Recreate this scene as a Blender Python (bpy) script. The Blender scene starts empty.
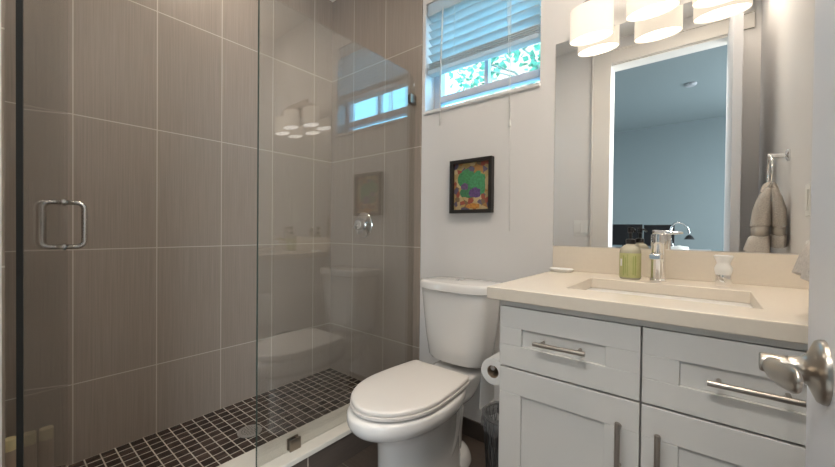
import bpy, bmesh, math, random
from mathutils import Vector, Matrix
random.seed(7)
C = bpy.context.scene.collection
PI = math.pi
CZ = 1.04                      # eye height above the bathroom floor

# ------------------------------------------------------------------ camera
def make_camera():
    yaw, pitch, roll = 0.685864, -0.009928, 0.010067
    c, s = math.cos(yaw), math.sin(yaw)
    f = Vector((-s*math.cos(pitch), c*math.cos(pitch), math.sin(pitch)))
    r = Vector((c, s, 0)); u = r.cross(f)
    r2 = math.cos(roll)*r + math.sin(roll)*u
    u2 = -math.sin(roll)*r + math.cos(roll)*u
    M = Matrix((r2, u2, -f)).transposed().to_4x4()
    M.translation = (0, 0, CZ)
    cd = bpy.data.cameras.new('camera'); cd.sensor_width = 36; cd.lens = 352.553/835*36
    cd.clip_start = 0.01; cd.clip_end = 200
    o = bpy.data.objects.new('camera', cd); C.objects.link(o); o.matrix_world = M
    bpy.context.scene.camera = o
make_camera()

# ------------------------------------------------------------------ world, sun, exposure
sc = bpy.context.scene
w = bpy.data.worlds.new('sky'); sc.world = w; w.use_nodes = True
nt = w.node_tree; bg = nt.nodes['Background']
bg.inputs['Color'].default_value = (0.22, 0.66, 1.0, 1)
bg.inputs['Strength'].default_value = 6.4
sun = bpy.data.lights.new('sun', 'SUN'); sun.energy = 3.5; sun.angle = 0.01; sun.color = (1, .95, .88)
so = bpy.data.objects.new('sun', sun); C.objects.link(so)
so.rotation_euler = Vector((0.35, 1.0, -0.75)).to_track_quat('-Z', 'Y').to_euler()
def area(name, loc, direction, sx, sy, power, color):
    l = bpy.data.lights.new(name, 'AREA'); l.shape = 'RECTANGLE'; l.size = sx; l.size_y = sy
    l.energy = power; l.color = color
    o = bpy.data.objects.new(name, l); C.objects.link(o); o.location = loc
    o.rotation_euler = Vector(direction).to_track_quat('-Z', 'Y').to_euler()
    return o
# added cool fill panels in the bedroom, standing in for daylight, and the shower's recessed lamp
area('doorway_cool_fill', (1.9, -1.75, 1.35), (-1, 0.35, -0.03), 1.7, 2.0, 165, (.84, .93, 1))  # added panel, brightens shower tiles and toilet through the doorway
area('bedroom_cool_fill', (-2.9, -1.9, 1.4), (1, 0.1, -0.05), 1.6, 1.6, 24, (.74, .90, 1))  # added panel, weaker cool fill from the bedroom's other side
area('shower_downlight', (-1.70, 0.70, 2.62), (0, 0, -1), 0.13, 0.13, 3.0, (1, .88, .74))
area('bathroom_ceiling_fill', (-0.04, 0.66, 2.62), (0, 0, -1), 0.42, 0.42, 11, (1, .87, .72))  # added overhead fill for the vanity and the gap behind the door
area('bedroom_ceiling_fill', (-0.30, -0.55, 2.625), (0, 0, -1), 0.62, 0.20, 19, (1, .96, .90))  # added fill for the cabinet fronts, kept out of the mirror's view
vs = sc.view_settings
sc.display_settings.display_device = 'sRGB'
vs.view_transform = 'Standard'; vs.look = 'None'; vs.gamma = 1; vs.use_curve_mapping = False
vs.exposure = 0.54

# ------------------------------------------------------------------ materials
def new_mat(name):
    m = bpy.data.materials.new(name); m.use_nodes = True
    return m, m.node_tree.nodes, m.node_tree.links
def mat(name, col, rough=.5, metal=0, bump=0, bscale=200, var=0, coat=0, spec=.5, trans=0, ior=1.45, emit=0, ecol=None, stretch=None, sss=0):
    m, N, L = new_mat(name); b = N['Principled BSDF']
    b.inputs['Base Color'].default_value = (*col, 1); b.inputs['Roughness'].default_value = rough
    b.inputs['Metallic'].default_value = metal; b.inputs['Coat Weight'].default_value = coat
    b.inputs['Specular IOR Level'].default_value = spec
    b.inputs['Transmission Weight'].default_value = trans; b.inputs['IOR'].default_value = ior
    if emit:
        b.inputs['Emission Color'].default_value = (*(ecol or col), 1); b.inputs['Emission Strength'].default_value = emit
    if bump or var:
        tc = N.new('ShaderNodeTexCoord'); nz = N.new('ShaderNodeTexNoise')
        nz.inputs['Scale'].default_value = bscale; nz.inputs['Detail'].default_value = 4
        src = tc.outputs['Object']
        if stretch:
            mp = N.new('ShaderNodeMapping'); mp.inputs['Scale'].default_value = stretch
            L.new(src, mp.inputs['Vector']); src = mp.outputs['Vector']
        L.new(src, nz.inputs['Vector'])
        if bump:
            bp = N.new('ShaderNodeBump'); bp.inputs['Strength'].default_value = bump; bp.inputs['Distance'].default_value = .003
            L.new(nz.outputs['Fac'], bp.inputs['Height']); L.new(bp.outputs['Normal'], b.inputs['Normal'])
        if var:
            mx = N.new('ShaderNodeMix'); mx.data_type = 'RGBA'
            mx.inputs[6].default_value = (*[max(0, c*(1-var)) for c in col], 1)
            mx.inputs[7].default_value = (*[min(1, c*(1+var)) for c in col], 1)
            L.new(nz.outputs['Fac'], mx.inputs[0]); L.new(mx.outputs[2], b.inputs['Base Color'])
    return m

def thin_glass(name, tint=(.97, .985, .98), f0=.05):
    m, N, L = new_mat(name); N.remove(N['Principled BSDF'])
    geo = N.new('ShaderNodeNewGeometry')
    d = N.new('ShaderNodeVectorMath'); d.operation = 'DOT_PRODUCT'
    L.new(geo.outputs['Incoming'], d.inputs[0]); L.new(geo.outputs['Normal'], d.inputs[1])
    a = N.new('ShaderNodeMath'); a.operation = 'ABSOLUTE'; L.new(d.outputs['Value'], a.inputs[0])
    s = N.new('ShaderNodeMath'); s.operation = 'SUBTRACT'; s.inputs[0].default_value = 1; L.new(a.outputs[0], s.inputs[1])
    p = N.new('ShaderNodeMath'); p.operation = 'POWER'; p.inputs[1].default_value = 5; L.new(s.outputs[0], p.inputs[0])
    q = N.new('ShaderNodeMath'); q.operation = 'MULTIPLY_ADD'; q.inputs[1].default_value = 1-f0; q.inputs[2].default_value = f0
    L.new(p.outputs[0], q.inputs[0])
    t = N.new('ShaderNodeBsdfTransparent'); t.inputs['Color'].default_value = (*tint, 1)
    g = N.new('ShaderNodeBsdfGlossy'); g.inputs['Roughness'].default_value = 0.0
    mx = N.new('ShaderNodeMixShader'); L.new(q.outputs[0], mx.inputs[0]); L.new(t.outputs[0], mx.inputs[1]); L.new(g.outputs[0], mx.inputs[2])
    L.new(mx.outputs[0], N['Material Output'].inputs['Surface'])
    return m

def tile_mat(name, axes, off, tw, th, mortar, c1, c2, cm, rough, streak=None, bump=.25, streak_amt=.12, spec=.5):
    """grid of tiles; axes picks the two object axes that run along the surface"""
    m, N, L = new_mat(name); b = N['Principled BSDF']
    tc = N.new('ShaderNodeTexCoord'); sp = N.new('ShaderNodeSeparateXYZ'); cb = N.new('ShaderNodeCombineXYZ')
    L.new(tc.outputs['Object'], sp.inputs[0])
    for k in (0, 1):
        ad = N.new('ShaderNodeMath'); ad.operation = 'ADD'; ad.inputs[1].default_value = -off[k] + 20*(tw, th)[k]
        L.new(sp.outputs[axes[k]], ad.inputs[0]); L.new(ad.outputs[0], cb.inputs[k])
    br = N.new('ShaderNodeTexBrick'); br.offset = 0; br.squash = 1
    br.inputs['Scale'].default_value = 1; br.inputs['Brick Width'].default_value = tw; br.inputs['Row Height'].default_value = th
    br.inputs['Mortar Size'].default_value = mortar; br.inputs['Mortar Smooth'].default_value = .1; br.inputs['Bias'].default_value = 0
    br.inputs['Color1'].default_value = (*c1, 1); br.inputs['Color2'].default_value = (*c2, 1); br.inputs['Mortar'].default_value = (*cm, 1)
    L.new(cb.outputs[0], br.inputs['Vector'])
    col = br.outputs['Color']
    if streak:
        mp = N.new('ShaderNodeMapping'); mp.inputs['Scale'].default_value = streak; L.new(tc.outputs['Object'], mp.inputs['Vector'])
        nz = N.new('ShaderNodeTexNoise'); nz.inputs['Scale'].default_value = 1; nz.inputs['Detail'].default_value = 5; nz.inputs['Roughness'].default_value = .65
        L.new(mp.outputs[0], nz.inputs['Vector'])
        rp = N.new('ShaderNodeMapRange'); rp.inputs['From Min'].default_value = .3; rp.inputs['From Max'].default_value = .7
        rp.inputs['To Min'].default_value = 1-streak_amt; rp.inputs['To Max'].default_value = 1+streak_amt; L.new(nz.outputs['Fac'], rp.inputs['Value'])
        mu = N.new('ShaderNodeMix'); mu.data_type = 'RGBA'; mu.blend_type = 'MULTIPLY'; mu.inputs[0].default_value = 1
        L.new(col, mu.inputs[6]); L.new(rp.outputs[0], mu.inputs[7])
        fin = N.new('ShaderNodeMix'); fin.data_type = 'RGBA'
        L.new(br.outputs['Fac'], fin.inputs[0]); L.new(mu.outputs[2], fin.inputs[6]); fin.inputs[7].default_value = (*cm, 1)
        col = fin.outputs[2]
    L.new(col, b.inputs['Base Color'])
    b.inputs['Roughness'].default_value = rough; b.inputs['Specular IOR Level'].default_value = spec
    inv = N.new('ShaderNodeMath'); inv.operation = 'SUBTRACT'; inv.inputs[0].default_value = 1; L.new(br.outputs['Fac'], inv.inputs[1])
    bp = N.new('ShaderNodeBump'); bp.inputs['Strength'].default_value = bump; bp.inputs['Distance'].default_value = .002
    L.new(inv.outputs[0], bp.inputs['Height']); L.new(bp.outputs[0], b.inputs['Normal'])
    return m

TW, TH = .2923, .5673
TILE1, TILE2, GROUT = (.292, .242, .203), (.315, .263, .222), (.54, .48, .41)
M = {}
M['tile_left'] = tile_mat('tile_left', (1, 2), (.2285, .3749), TW, TH, .0022, TILE1, TILE2, GROUT, .42, streak=(1, 190, 3))
M['tile_back'] = tile_mat('tile_back', (0, 2), (-1.822, .3749), TW, TH, .0022, TILE1, TILE2, GROUT, .42, streak=(190, 1, 3))
M['tile_curb'] = tile_mat('tile_curb', (1, 2), (.24, -.2), .585, .56, .002, (.085, .066, .055), (.095, .075, .062), GROUT, .4, streak=(1, 12, 190))
M['mosaic'] = tile_mat('mosaic', (1, 0), (.263, -2.054), .0513, .0500, .0025, (.030, .018, .014), (.075, .052, .042), (.62, .56, .49), .25, streak=(60, 14, 1), bump=.5, streak_amt=.5)
M['floor_tile'] = tile_mat('floor_tile', (0, 1), (-1.0, 1.0), .60, .30, .0022, (.090, .068, .055), (.105, .080, .064), (.22, .19, .16), .38, streak=(7, 150, 1), streak_amt=.2)
M['paint'] = mat('wall_paint', (.755, .742, .735), .6, bump=.05, bscale=220)
M['ceil'] = mat('ceiling_paint', (.80, .79, .77), .8)
M['bluewall'] = mat('bedroom_paint', (.175, .215, .225), .7)
M['trim'] = mat('trim_paint', (.78, .75, .71), .35)
M['doorp'] = mat('door_paint', (.74, .74, .77), .38)
M['base_dark'] = mat('baseboard_tile', (.060, .047, .040), .4, var=.2, bscale=30)
M['cream'] = mat('curb_stone', (.66, .62, .55), .3, var=.05, bscale=40)
M['quartz'] = mat('quartz_top', (.76, .685, .585), .25, var=.03, bscale=90)
M['cab'] = mat('cabinet_paint', (.70, .685, .66), .5)
M['cabgap'] = mat('cabinet_box', (.42, .40, .385), .6)
M['porc'] = mat('porcelain', (.80, .785, .765), .09, coat=.6)
M['sinkp'] = mat('sink_porcelain', (.84, .81, .77), .12, coat=.5)
M['seat'] = mat('seat_plastic', (.76, .72, .68), .28)
M['chrome'] = mat('chrome', (.86, .86, .86), .07, metal=1)
M['nickel'] = mat('brushed_nickel', (.42, .38, .34), .32, metal=1, bump=.04, bscale=600)
M['satin'] = mat('satin_nickel', (.46, .42, .37), .30, metal=1)
M['clip'] = mat('bronze_clip', (.30, .26, .22), .3, metal=1)
M['steel'] = mat('polished_pull', (.62, .60, .57), .2, metal=1)
M['mirror'] = mat('mirror_silver', (.93, .93, .915), .0, metal=1)
M['glass'] = thin_glass('clear_glass', (.965, .975, .97), .115)
M['wglass'] = thin_glass('window_glass', (.93, .97, .97), .04)
M['seal'] = mat('dark_seal', (.012, .013, .012), .35)
M['gedge'] = mat('glass_edge_green', (.05, .07, .06), .15)
M['black'] = mat('black_plastic', (.012, .012, .014), .3)
M['blackf'] = mat('black_wood_frame', (.022, .018, .016), .38)
M['vinyl'] = mat('window_vinyl', (.62, .68, .78), .4)
M['white_pl'] = mat('white_plastic', (.82, .82, .80), .35)
M['paper'] = mat('tissue_paper', (.84, .83, .81), .9, bump=.1, bscale=300)
M['card'] = mat('cardboard_core', (.30, .22, .15), .9)
M['towel'] = mat('terry_cotton', (.52, .475, .43), .95, bump=1.0, bscale=210, var=.30)
M['towelb'] = mat('towel_band', (.50, .455, .41), .85, bump=.3, bscale=500)
M['wire'] = mat('basket_wire', (.03, .03, .032), .45, metal=.4)
def bag_mat():
    m, N, L = new_mat('bin_liner'); b = N['Principled BSDF']
    b.inputs['Base Color'].default_value = (.22, .22, .225, 1); b.inputs['Roughness'].default_value = .22
    b.inputs['Alpha'].default_value = .5
    return m
M['bag'] = bag_mat()
def slat_mat():
    m, N, L = new_mat('blind_slat'); b = N['Principled BSDF']
    b.inputs['Base Color'].default_value = (.82, .83, .83, 1); b.inputs['Roughness'].default_value = .4
    t = N.new('ShaderNodeBsdfTranslucent'); t.inputs['Color'].default_value = (.70, .72, .72, 1)
    mx = N.new('ShaderNodeMixShader'); mx.inputs[0].default_value = .55
    L.new(b.outputs[0], mx.inputs[1]); L.new(t.outputs[0], mx.inputs[2]); L.new(mx.outputs[0], N['Material Output'].inputs['Surface'])
    return m
M['slat'] = slat_mat()
M['shade'] = mat('lamp_shade_fabric', (.58, .54, .48), .8, emit=.50, ecol=(1, .86, .70), bump=.1, bscale=400)
M['diff'] = mat('lamp_diffuser', (.9, .9, .88), .5, emit=1.6, ecol=(1, .95, .88))
M['bulb'] = mat('lamp_bulb', (.9, .9, .9), .5, emit=7, ecol=(1, .82, .58))
M['soapb'] = mat('soap_bottle_plastic', (.70, .66, .52), .15, trans=.35)
M['soapl'] = mat('soap_label_green', (.48, .48, .22), .5, var=.15, bscale=60)
M['tube'] = mat('brown_bottle', (.50, .39, .30), .35)
M['tubecap'] = mat('khaki_cap', (.80, .70, .42), .4)
M['leaf'] = mat('tree_leaf', (.20, .33, .20), .5)
M['bark'] = mat('tree_bark', (.2, .15, .11), .9)
M['stucco'] = mat('pink_stucco', (.55, .25, .165), .9)
M['ground'] = mat('ground_paving', (.45, .45, .42), .9)
M['desk'] = mat('desk_top', (.5, .5, .52), .5)
M['carpet'] = mat('bedroom_floor', (.45, .43, .40), .9)

# ------------------------------------------------------------------ mesh helpers
def finish(name, bm, m, parent=None, smooth=False, bevel=0, segs=2, subs=0, auto=None):
    bmesh.ops.recalc_face_normals(bm, faces=bm.faces[:])
    me = bpy.data.meshes.new(name); bm.to_mesh(me); bm.free()
    o = bpy.data.objects.new(name, me); C.objects.link(o)
    if m is not None: me.materials.append(m)
    if smooth or subs:
        for p in me.polygons: p.use_smooth = True
    if bevel:
        md = o.modifiers.new('bevel', 'BEVEL'); md.width = bevel; md.segments = segs; md.limit_method = 'ANGLE'; md.angle_limit = math.radians(40)
    if subs:
        md = o.modifiers.new('subd', 'SUBSURF'); md.levels = subs; md.render_levels = subs
    if auto:
        for p in me.polygons: p.use_smooth = True
        me.set_sharp_from_angle(angle=math.radians(auto))
    if parent is not None:
        o.parent = parent
        if parent.type == 'EMPTY' or parent.location.length > 0:
            o.matrix_parent_inverse = Matrix.Translation(-parent.location)
    return o
def box(bm, x0, x1, y0, y1, z0, z1):
    v = [bm.verts.new((x, y, z)) for z in (z0, z1) for y in (y0, y1) for x in (x0, x1)]
    for f in ((0, 2, 3, 1), (4, 5, 7, 6), (0, 1, 5, 4), (2, 6, 7, 3), (0, 4, 6, 2), (1, 3, 7, 5)):
        bm.faces.new([v[i] for i in f])
def boxes(name, lst, m, parent=None, **k):
    bm = bmesh.new()
    for b in lst: box(bm, *b)
    return finish(name, bm, m, parent, **k)
def loft(bm, rings, cap0=True, cap1=True, closed=False):
    R = [[bm.verts.new(p) for p in r] for r in rings]; n = len(R[0])
    pairs = list(zip(R, R[1:])) + ([(R[-1], R[0])] if closed else [])
    for a, b in pairs:
        for i in range(n):
            bm.faces.new((a[i], a[(i+1) % n], b[(i+1) % n], b[i]))
    if cap0 and not closed: bm.faces.new(R[0][::-1])
    if cap1 and not closed: bm.faces.new(R[-1])
def lathe(bm, prof, c, n=28, axis='Z', sx=1, sy=1):
    """prof: (radius, height) list along the axis"""
    rings = []
    for r, h in prof:
        r = max(r, .0002); ring = []
        for i in range(n):
            a = 2*PI*i/n; u, v = r*math.cos(a)*sx, r*math.sin(a)*sy
            p = {'Z': (u, v, h), 'X': (h, u, v), 'Y': (v, h, u)}[axis]
            ring.append((c[0]+p[0], c[1]+p[1], c[2]+p[2]))
        rings.append(ring)
    loft(bm, rings)
def frames(pts):
    out = []; up = None
    for i, p in enumerate(pts):
        a = pts[max(0, i-1)]; b = pts[min(len(pts)-1, i+1)]
        t = (b-a).normalized()
        if up is None:
            up = Vector((0, 0, 1)) if abs(t.z) < .9 else Vector((1, 0, 0))
        s = t.cross(up).normalized(); up = s.cross(t).normalized()
        out.append((p, s, up))
    return out
def tube(bm, pts, r, n=10, closed=False):
    pts = [Vector(p) for p in pts]; fr = frames(pts); rs = r if isinstance(r, (list, tuple)) else [r]*len(pts)
    rings = [[p + (s*math.cos(2*PI*k/n) + u*math.sin(2*PI*k/n))*rr for k in range(n)] for (p, s, u), rr in zip(fr, rs)]
    loft(bm, rings, closed=closed)
def smooth_path(pts, k=6):
    P = [Vector(p) for p in pts]; out = []
    for i in range(len(P)-1):
        p0 = P[max(0, i-1)]; p1 = P[i]; p2 = P[i+1]; p3 = P[min(len(P)-1, i+2)]
        for j in range(k):
            t = j/k
            out.append(.5*((2*p1)+(p2-p0)*t+(2*p0-5*p1+4*p2-p3)*t*t+(3*p1-p0-3*p2+p3)*t**3))
    out.append(P[-1]); return out
def circle_pts(c, r, axis, n=32):
    out = []
    for i in range(n):
        a = 2*PI*i/n; u, v = r*math.cos(a), r*math.sin(a)
        d = {'Z': (u, v, 0), 'X': (0, u, v), 'Y': (u, 0, v)}[axis]
        out.append((c[0]+d[0], c[1]+d[1], c[2]+d[2]))
    return out
def ring(bm, c, R, r, axis, n=40, m=10):
    out = []
    for i in range(n):
        a = 2*PI*i/n; row = []
        for k in range(m):
            b = 2*PI*k/m; q = R + r*math.cos(b); h = r*math.sin(b); u, v = q*math.cos(a), q*math.sin(a)
            d = {'Z': (u, v, h), 'X': (h, u, v), 'Y': (u, h, v)}[axis]
            row.append((c[0]+d[0], c[1]+d[1], c[2]+d[2]))
        out.append(row)
    loft(bm, out, closed=True)
def tag(o, label, cat=None, group=None, kind=None):
    o['label'] = label
    if cat: o['category'] = cat
    if group: o['group'] = group
    if kind: o['kind'] = kind
    return o
def thing(name, loc, label, cat, group=None, kind=None):
    o = bpy.data.objects.new(name, None); C.objects.link(o); o.location = loc; o.empty_display_size = .05
    return tag(o, label, cat, group, kind)
def struct(o, label, cat='room'):
    return tag(o, label, cat, kind='structure')

# ------------------------------------------------------------------ the room
YB = 1.551          # back wall
XL, XR = -2.054, 0.268
CEIL = 2.635
WX0, WX1, WZ0, WZ1 = -1.224, -.578, 1.698, 2.295     # window opening
ft = -1.246         # right end of the tiled part of the back wall

boxes_back = [(XL-.12, WX0, YB, YB+.14, -.1, CEIL+.05), (WX1, XR+.12, YB, YB+.14, -.1, CEIL+.05),
              (WX0, WX1, YB, YB+.14, -.1, WZ0), (WX0, WX1, YB, YB+.14, WZ1, CEIL+.05)]
struct(boxes('wall_back', boxes_back, M['paint']), 'off-white painted wall behind the toilet and vanity', 'wall')
struct(boxes('wall_back_tile', [(XL, ft, YB-.008, YB, .0, CEIL)], M['tile_back']), 'brown tiled end of the back wall, carrying the shower valve', 'wall')
struct(boxes('wall_left', [(XL-.12, XL, -.32, YB+.14, -.1, CEIL+.05)], M['tile_left']), 'large brown tiled wall along the long side of the shower', 'wall')
struct(boxes('wall_right', [(XR, XR+.12, -.2, YB, -.1, CEIL+.05)], M['paint']), 'off-white painted wall at the right end of the vanity', 'wall')
DX0, DX1, DZ1 = -.640, .145, 2.430                   # doorway to the bedroom
struct(boxes('wall_front', [(-1.25, DX0, -.32, -.2, -.1, CEIL+.05), (DX1, XR+.12, -.32, -.2, -.1, CEIL+.05), (DX0, DX1, -.32, -.2, DZ1, CEIL+.05)], M['paint']),
       'pale painted wall around the bedroom doorway, seen in the mirror', 'wall')
struct(boxes('wall_near', [(XL, -1.252, -.32, .0215, -.1, CEIL+.05)], M['paint']), 'white painted wall end at the left edge beside the shower door', 'wall')
struct(boxes('wall_near_tile', [(XL, -1.30, .0215, .0275, .0, CEIL)], M['tile_back']), 'brown tiled near end of the shower', 'wall')
struct(boxes('floor', [(-1.35, XR+.12, -.32, YB+.1, -.1, 0)], M['floor_tile']), 'dark brown tiled bathroom floor around the toilet', 'floor')
bm = bmesh.new(); box(bm, XL, -1.40, .02, YB, -.1, .05)
for v in bm.verts:
    if v.co.z > 0: v.co.z = .053 if v.co.y > 1 else .037       # falls gently towards the near end
struct(finish('floor_shower', bm, M['mosaic']), 'shower floor of small dark brown mosaic tiles with pale grout', 'floor')
struct(boxes('ceiling', [(XL-.12, XR+.12, -.32, YB+.14, CEIL, CEIL+.1)], M['ceil']), 'white ceiling over the shower corner', 'ceiling')
bs = boxes('baseboard_back', [(-1.238, -.462, YB-.011, YB, 0, .086)], M['base_dark'], bevel=.002)
struct(bs, 'dark brown tile baseboard behind the toilet', 'baseboard')
# curb
curb = boxes('trim_1', [(-1.40, -1.238, .0275, YB-.008, 0, .118)], M['tile_curb'])
struct(curb, 'shower curb with dark brown tiled face and pale stone top', 'curb')
boxes('curb_cap', [(-1.418, -1.229, .0275, YB-.008, .118, .140)], M['cream'], curb, bevel=.003)
# door casing on the wall behind the camera
cas = boxes('trim_2', [(DX0-.118, DX0+.012, -.2, -.18, 0, DZ1+.10), (DX0+.012, DX1+.09, -.2, -.18, DZ1, DZ1+.10),
                       (DX0+.0, DX0+.012, -.34, -.2, 0, DZ1), (DX0+.0, DX1, -.34, -.2, DZ1-.012, DZ1),
                       (DX0-.13, DX0-.118, -.2, -.172, 0, DZ1+.112), (DX0-.13, DX1+.09, -.2, -.172, DZ1+.10, DZ1+.112)], M['trim'], bevel=.003)
struct(cas, 'cream painted casing around the bedroom doorway, seen in the mirror', 'door casing')
# bedroom beyond the doorway
BY = -3.3
struct(boxes('wall_bedroom_far', [(-3.0, 2.0, BY-.1, BY, -.1, CEIL+.05)], M['bluewall']), 'blue grey bedroom wall seen through the doorway in the mirror', 'wall')
struct(boxes('wall_bedroom_left', [(-3.1, -3.0, BY-.1, -.2, -.1, CEIL+.05)], M['bluewall']), 'blue grey bedroom side wall on the shower side', 'wall')
struct(boxes('wall_bedroom_right', [(2.0, 2.1, BY-.1, -.2, -.1, CEIL+.05)], M['bluewall']), 'blue grey bedroom side wall on the door hinge side', 'wall')
struct(boxes('wall_bedroom_near', [(-3.1, XL, -.42, -.32, -.1, CEIL+.05), (XL, DX0, -.335, -.32, -.1, CEIL+.05), (DX1, 2.1, -.335, -.32, -.1, CEIL+.05), (DX0, DX1, -.335, -.32, DZ1, CEIL+.05)], M['bluewall']),
       'blue grey bedroom side of the doorway wall', 'wall')
struct(boxes('ceiling_bedroom', [(-3.1, 2.1, BY-.1, -.3, CEIL, CEIL+.1)], M['bluewall']), 'bedroom ceiling seen through the doorway in the mirror', 'ceiling')
struct(boxes('floor_bedroom', [(-3.1, 2.1, BY-.1, -.32, -.1, 0)], M['carpet']), 'bedroom floor beyond the doorway', 'floor')

# ------------------------------------------------------------------ window
win = thing('window_1', (-.9, YB+.1, WZ0), 'high white framed window above the toilet', 'window', kind='structure')
fy0, fy1 = YB+.085, YB+.13
boxes('window_frame', [(WX0, WX0+.045, fy0, fy1, WZ0, WZ1), (WX1-.03, WX1, fy0, fy1, WZ0, WZ1), (WX0, WX1, fy0, fy1, WZ0, WZ0+.02),
                       (WX0, WX1, fy0, fy1, WZ1-.04, WZ1)], M['vinyl'], win, bevel=.003)
boxes('window_rail', [(WX0+.045, WX1-.03, fy0-.012, fy1-.01, WZ0+.058, WZ0+.098)], M['vinyl'], win, bevel=.004)
boxes('window_mullion', [(-.905, -.882, fy0+.005, fy1-.01, WZ0+.098, WZ1-.04)], M['vinyl'], win, bevel=.003)
boxes('window_pane', [(WX0+.045, WX1-.03, fy0+.02, fy0+.024, WZ0+.02, WZ1-.04)], M['wglass'], win)
boxes('window_sill', [(WX0-.004, WX1+.004, YB-.012, YB+.085, WZ0-.020, WZ0)], M['paint'], win, bevel=.006, segs=3)

# blind
bl = thing('window_blind', (-.9, YB+.03, 2.3), 'white two-inch slatted blind half raised in the window', 'window blind')
bx0, bx1, byc = WX0+.012, WX1-.012, YB+.030
def slat(z, tilt, name='slat', th=.0028):
    bm = bmesh.new(); rings = []
    for x in (bx0, bx1):
        top, bot = [], []
        for k in range(7):
            u = (k/6-.5)*.050; crown = .0025*(1-(2*k/6-1)**2)
            y = u*math.cos(tilt) ; zz = u*math.sin(tilt) + crown
            top.append((x, byc+y, z+zz+th/2)); bot.append((x, byc+y, z+zz-th/2))
        rings.append(top+bot[::-1])
    loft(bm, rings)
    return finish(name, bm, M['slat'], bl, auto=40)
zz = 1.04+.955
for k in range(6):
    slat(zz + .0435*k, math.radians(-36))
for k in range(4):
    slat(1.04+.893+.010*k, math.radians(4), th=.0032)
boxes('bottom_rail', [(bx0, bx1, byc-.025, byc+.025, 1.04+.863, 1.04+.887)], M['slat'], bl, bevel=.004)
boxes('head_rail', [(bx0, bx1, byc-.028, byc+.028, 2.222, 2.290)], M['slat'], bl, bevel=.003)
bm = bmesh.new(); tube(bm, [(-1.100, YB-.012, 2.225), (-1.108, YB-.013, 2.0), (-1.112, YB-.013, 1.04+.56)], .0042, 8)
tag(finish('tilt_wand', bm, M['white_pl'], bl, smooth=True), 'white hanging tilt wand')
bm = bmesh.new()
tube(bm, [(-.716, YB-.011, 2.225), (-.714, YB-.011, 1.9), (-.712, YB-.010, 1.04+.49), (-.712, YB-.006, 1.04+.0)], .0014, 6)
tube(bm, [(-.735, YB-.010, 2.225), (-.726, YB-.010, 1.95), (-.714, YB-.010, 1.04+.52)], .0014, 6)
lathe(bm, [(.001, .018), (.005, .012), (.007, -.012), (.003, -.018)], (-.7125, YB-.011, 1.04+.50), 10)
finish('lift_cord', bm, M['white_pl'], bl, smooth=True)
bm = bmesh.new()
for x in (-1.04, -.73):
    for d in (-.022, .022):
        bm = bmesh.new(); tube(bm, [(x, byc+d, 2.225), (x, byc+d, 1.04+.875)], .0011, 5); finish('ladder_cord', bm, M['white_pl'], bl)

# ------------------------------------------------------------------ outside the window
struct(boxes('ground_outside', [(-30, 25, YB+.14, 40, -1.2, -1.0)], M['ground']), 'paved ground outside the window', 'ground')
bm = bmesh.new()
box(bm, -5.6, -1.6, 9, 14, -1, 8.5)
bld = finish('neighbour_building', bm, M['stucco']); tag(bld, 'pale pink building seen through the window behind the tree', 'building')
tree = thing('tree', (-1.9, 6.6, -1), 'leafy green tree outside the window', 'tree')
bm = bmesh.new(); tube(bm, smooth_path([(-1.9, 6.7, -1), (-1.85, 6.6, .8), (-1.9, 6.5, 2.6), (-2.1, 6.4, 4.4)]), [.11]*13+[.08]*6, 10)
for e in ((-3.9, 6.2, 4.6), (-3.2, 6.5, 5.0), (-3.4, 6.2, 4.2)):
    tube(bm, [(-1.9, 6.5, 3.0), ((-1.9+e[0])/2, 6.45, (3.2+e[2])/2+.2), e], [.04, .02, .008], 7)
finish('trunk', bm, M['bark'], tree, smooth=True)
bm = bmesh.new(); rnd = random.Random(3)
for cl in range(34):
    cx_, cz_ = -2.1-2.3*rnd.random()**1.5, rnd.uniform(3.1, 5.2)
    cy_ = rnd.uniform(5.9, 7.1)
    for k in range(26):
        p = Vector((cx_+rnd.gauss(0, .15), cy_+rnd.gauss(0, .15), cz_+rnd.gauss(0, .13)))
        d = Vector((rnd.uniform(-1, 1), rnd.uniform(-1, 1), rnd.uniform(-.8, .5))).normalized(); s = d.cross(Vector((rnd.uniform(-1, 1), rnd.uniform(-1, 1), 1))).normalized()
        l, wd = rnd.uniform(.11, .18), rnd.uniform(.04, .065); n_ = d.cross(s)*.006
        a = [p-d*l*.5, p+s*wd, p+d*l*.5, p-s*wd]
        v = [bm.verts.new(q+n_*(1 if i % 2 else 0)) for i, q in enumerate(a)]; bm.faces.new(v)
finish('foliage', bm, M['leaf'], tree)

# ------------------------------------------------------------------ shower screen and door
XG = -1.293
scr = thing('shower_screen', (XG, 1.1, .14), 'fixed frameless glass shower panel standing on the curb beside the toilet', 'glass panel')
def glass_outline(y0, y1, z0, z1, rr):
    pts = [(y0, z0), (y1, z0)]
    for k in range(9):
        a = k/8*PI/2; pts.append((y1-rr+rr*math.cos(a), z1-rr+rr*math.sin(a)))
    pts.append((y0, z1)); return pts
bm = bmesh.new(); ol = glass_outline(.640, YB-.010, .142, 1.04+.881, .085)
loft(bm, [[(XG-.005, y, z) for y, z in ol], [(XG+.005, y, z) for y, z in ol]])
finish('glass', bm, M['glass'], scr)
boxes('edge_strip', [(XG-.0045, XG+.0045, .6385, .6400, .142, 1.04+.880)], M['gedge'], scr)
def clip(y, z, hy, hz, nm='clip'):
    boxes(nm, [(XG-.014, XG-.005, y-hy, y+hy, z-hz, z+hz), (XG+.005, XG+.014, y-hy, y+hy, z-hz, z+hz)], M['clip'], scr, bevel=.003)
clip(.795, .163, .025, .024)
clip(1.515, 1.04+.735, .024, .026)

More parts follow.
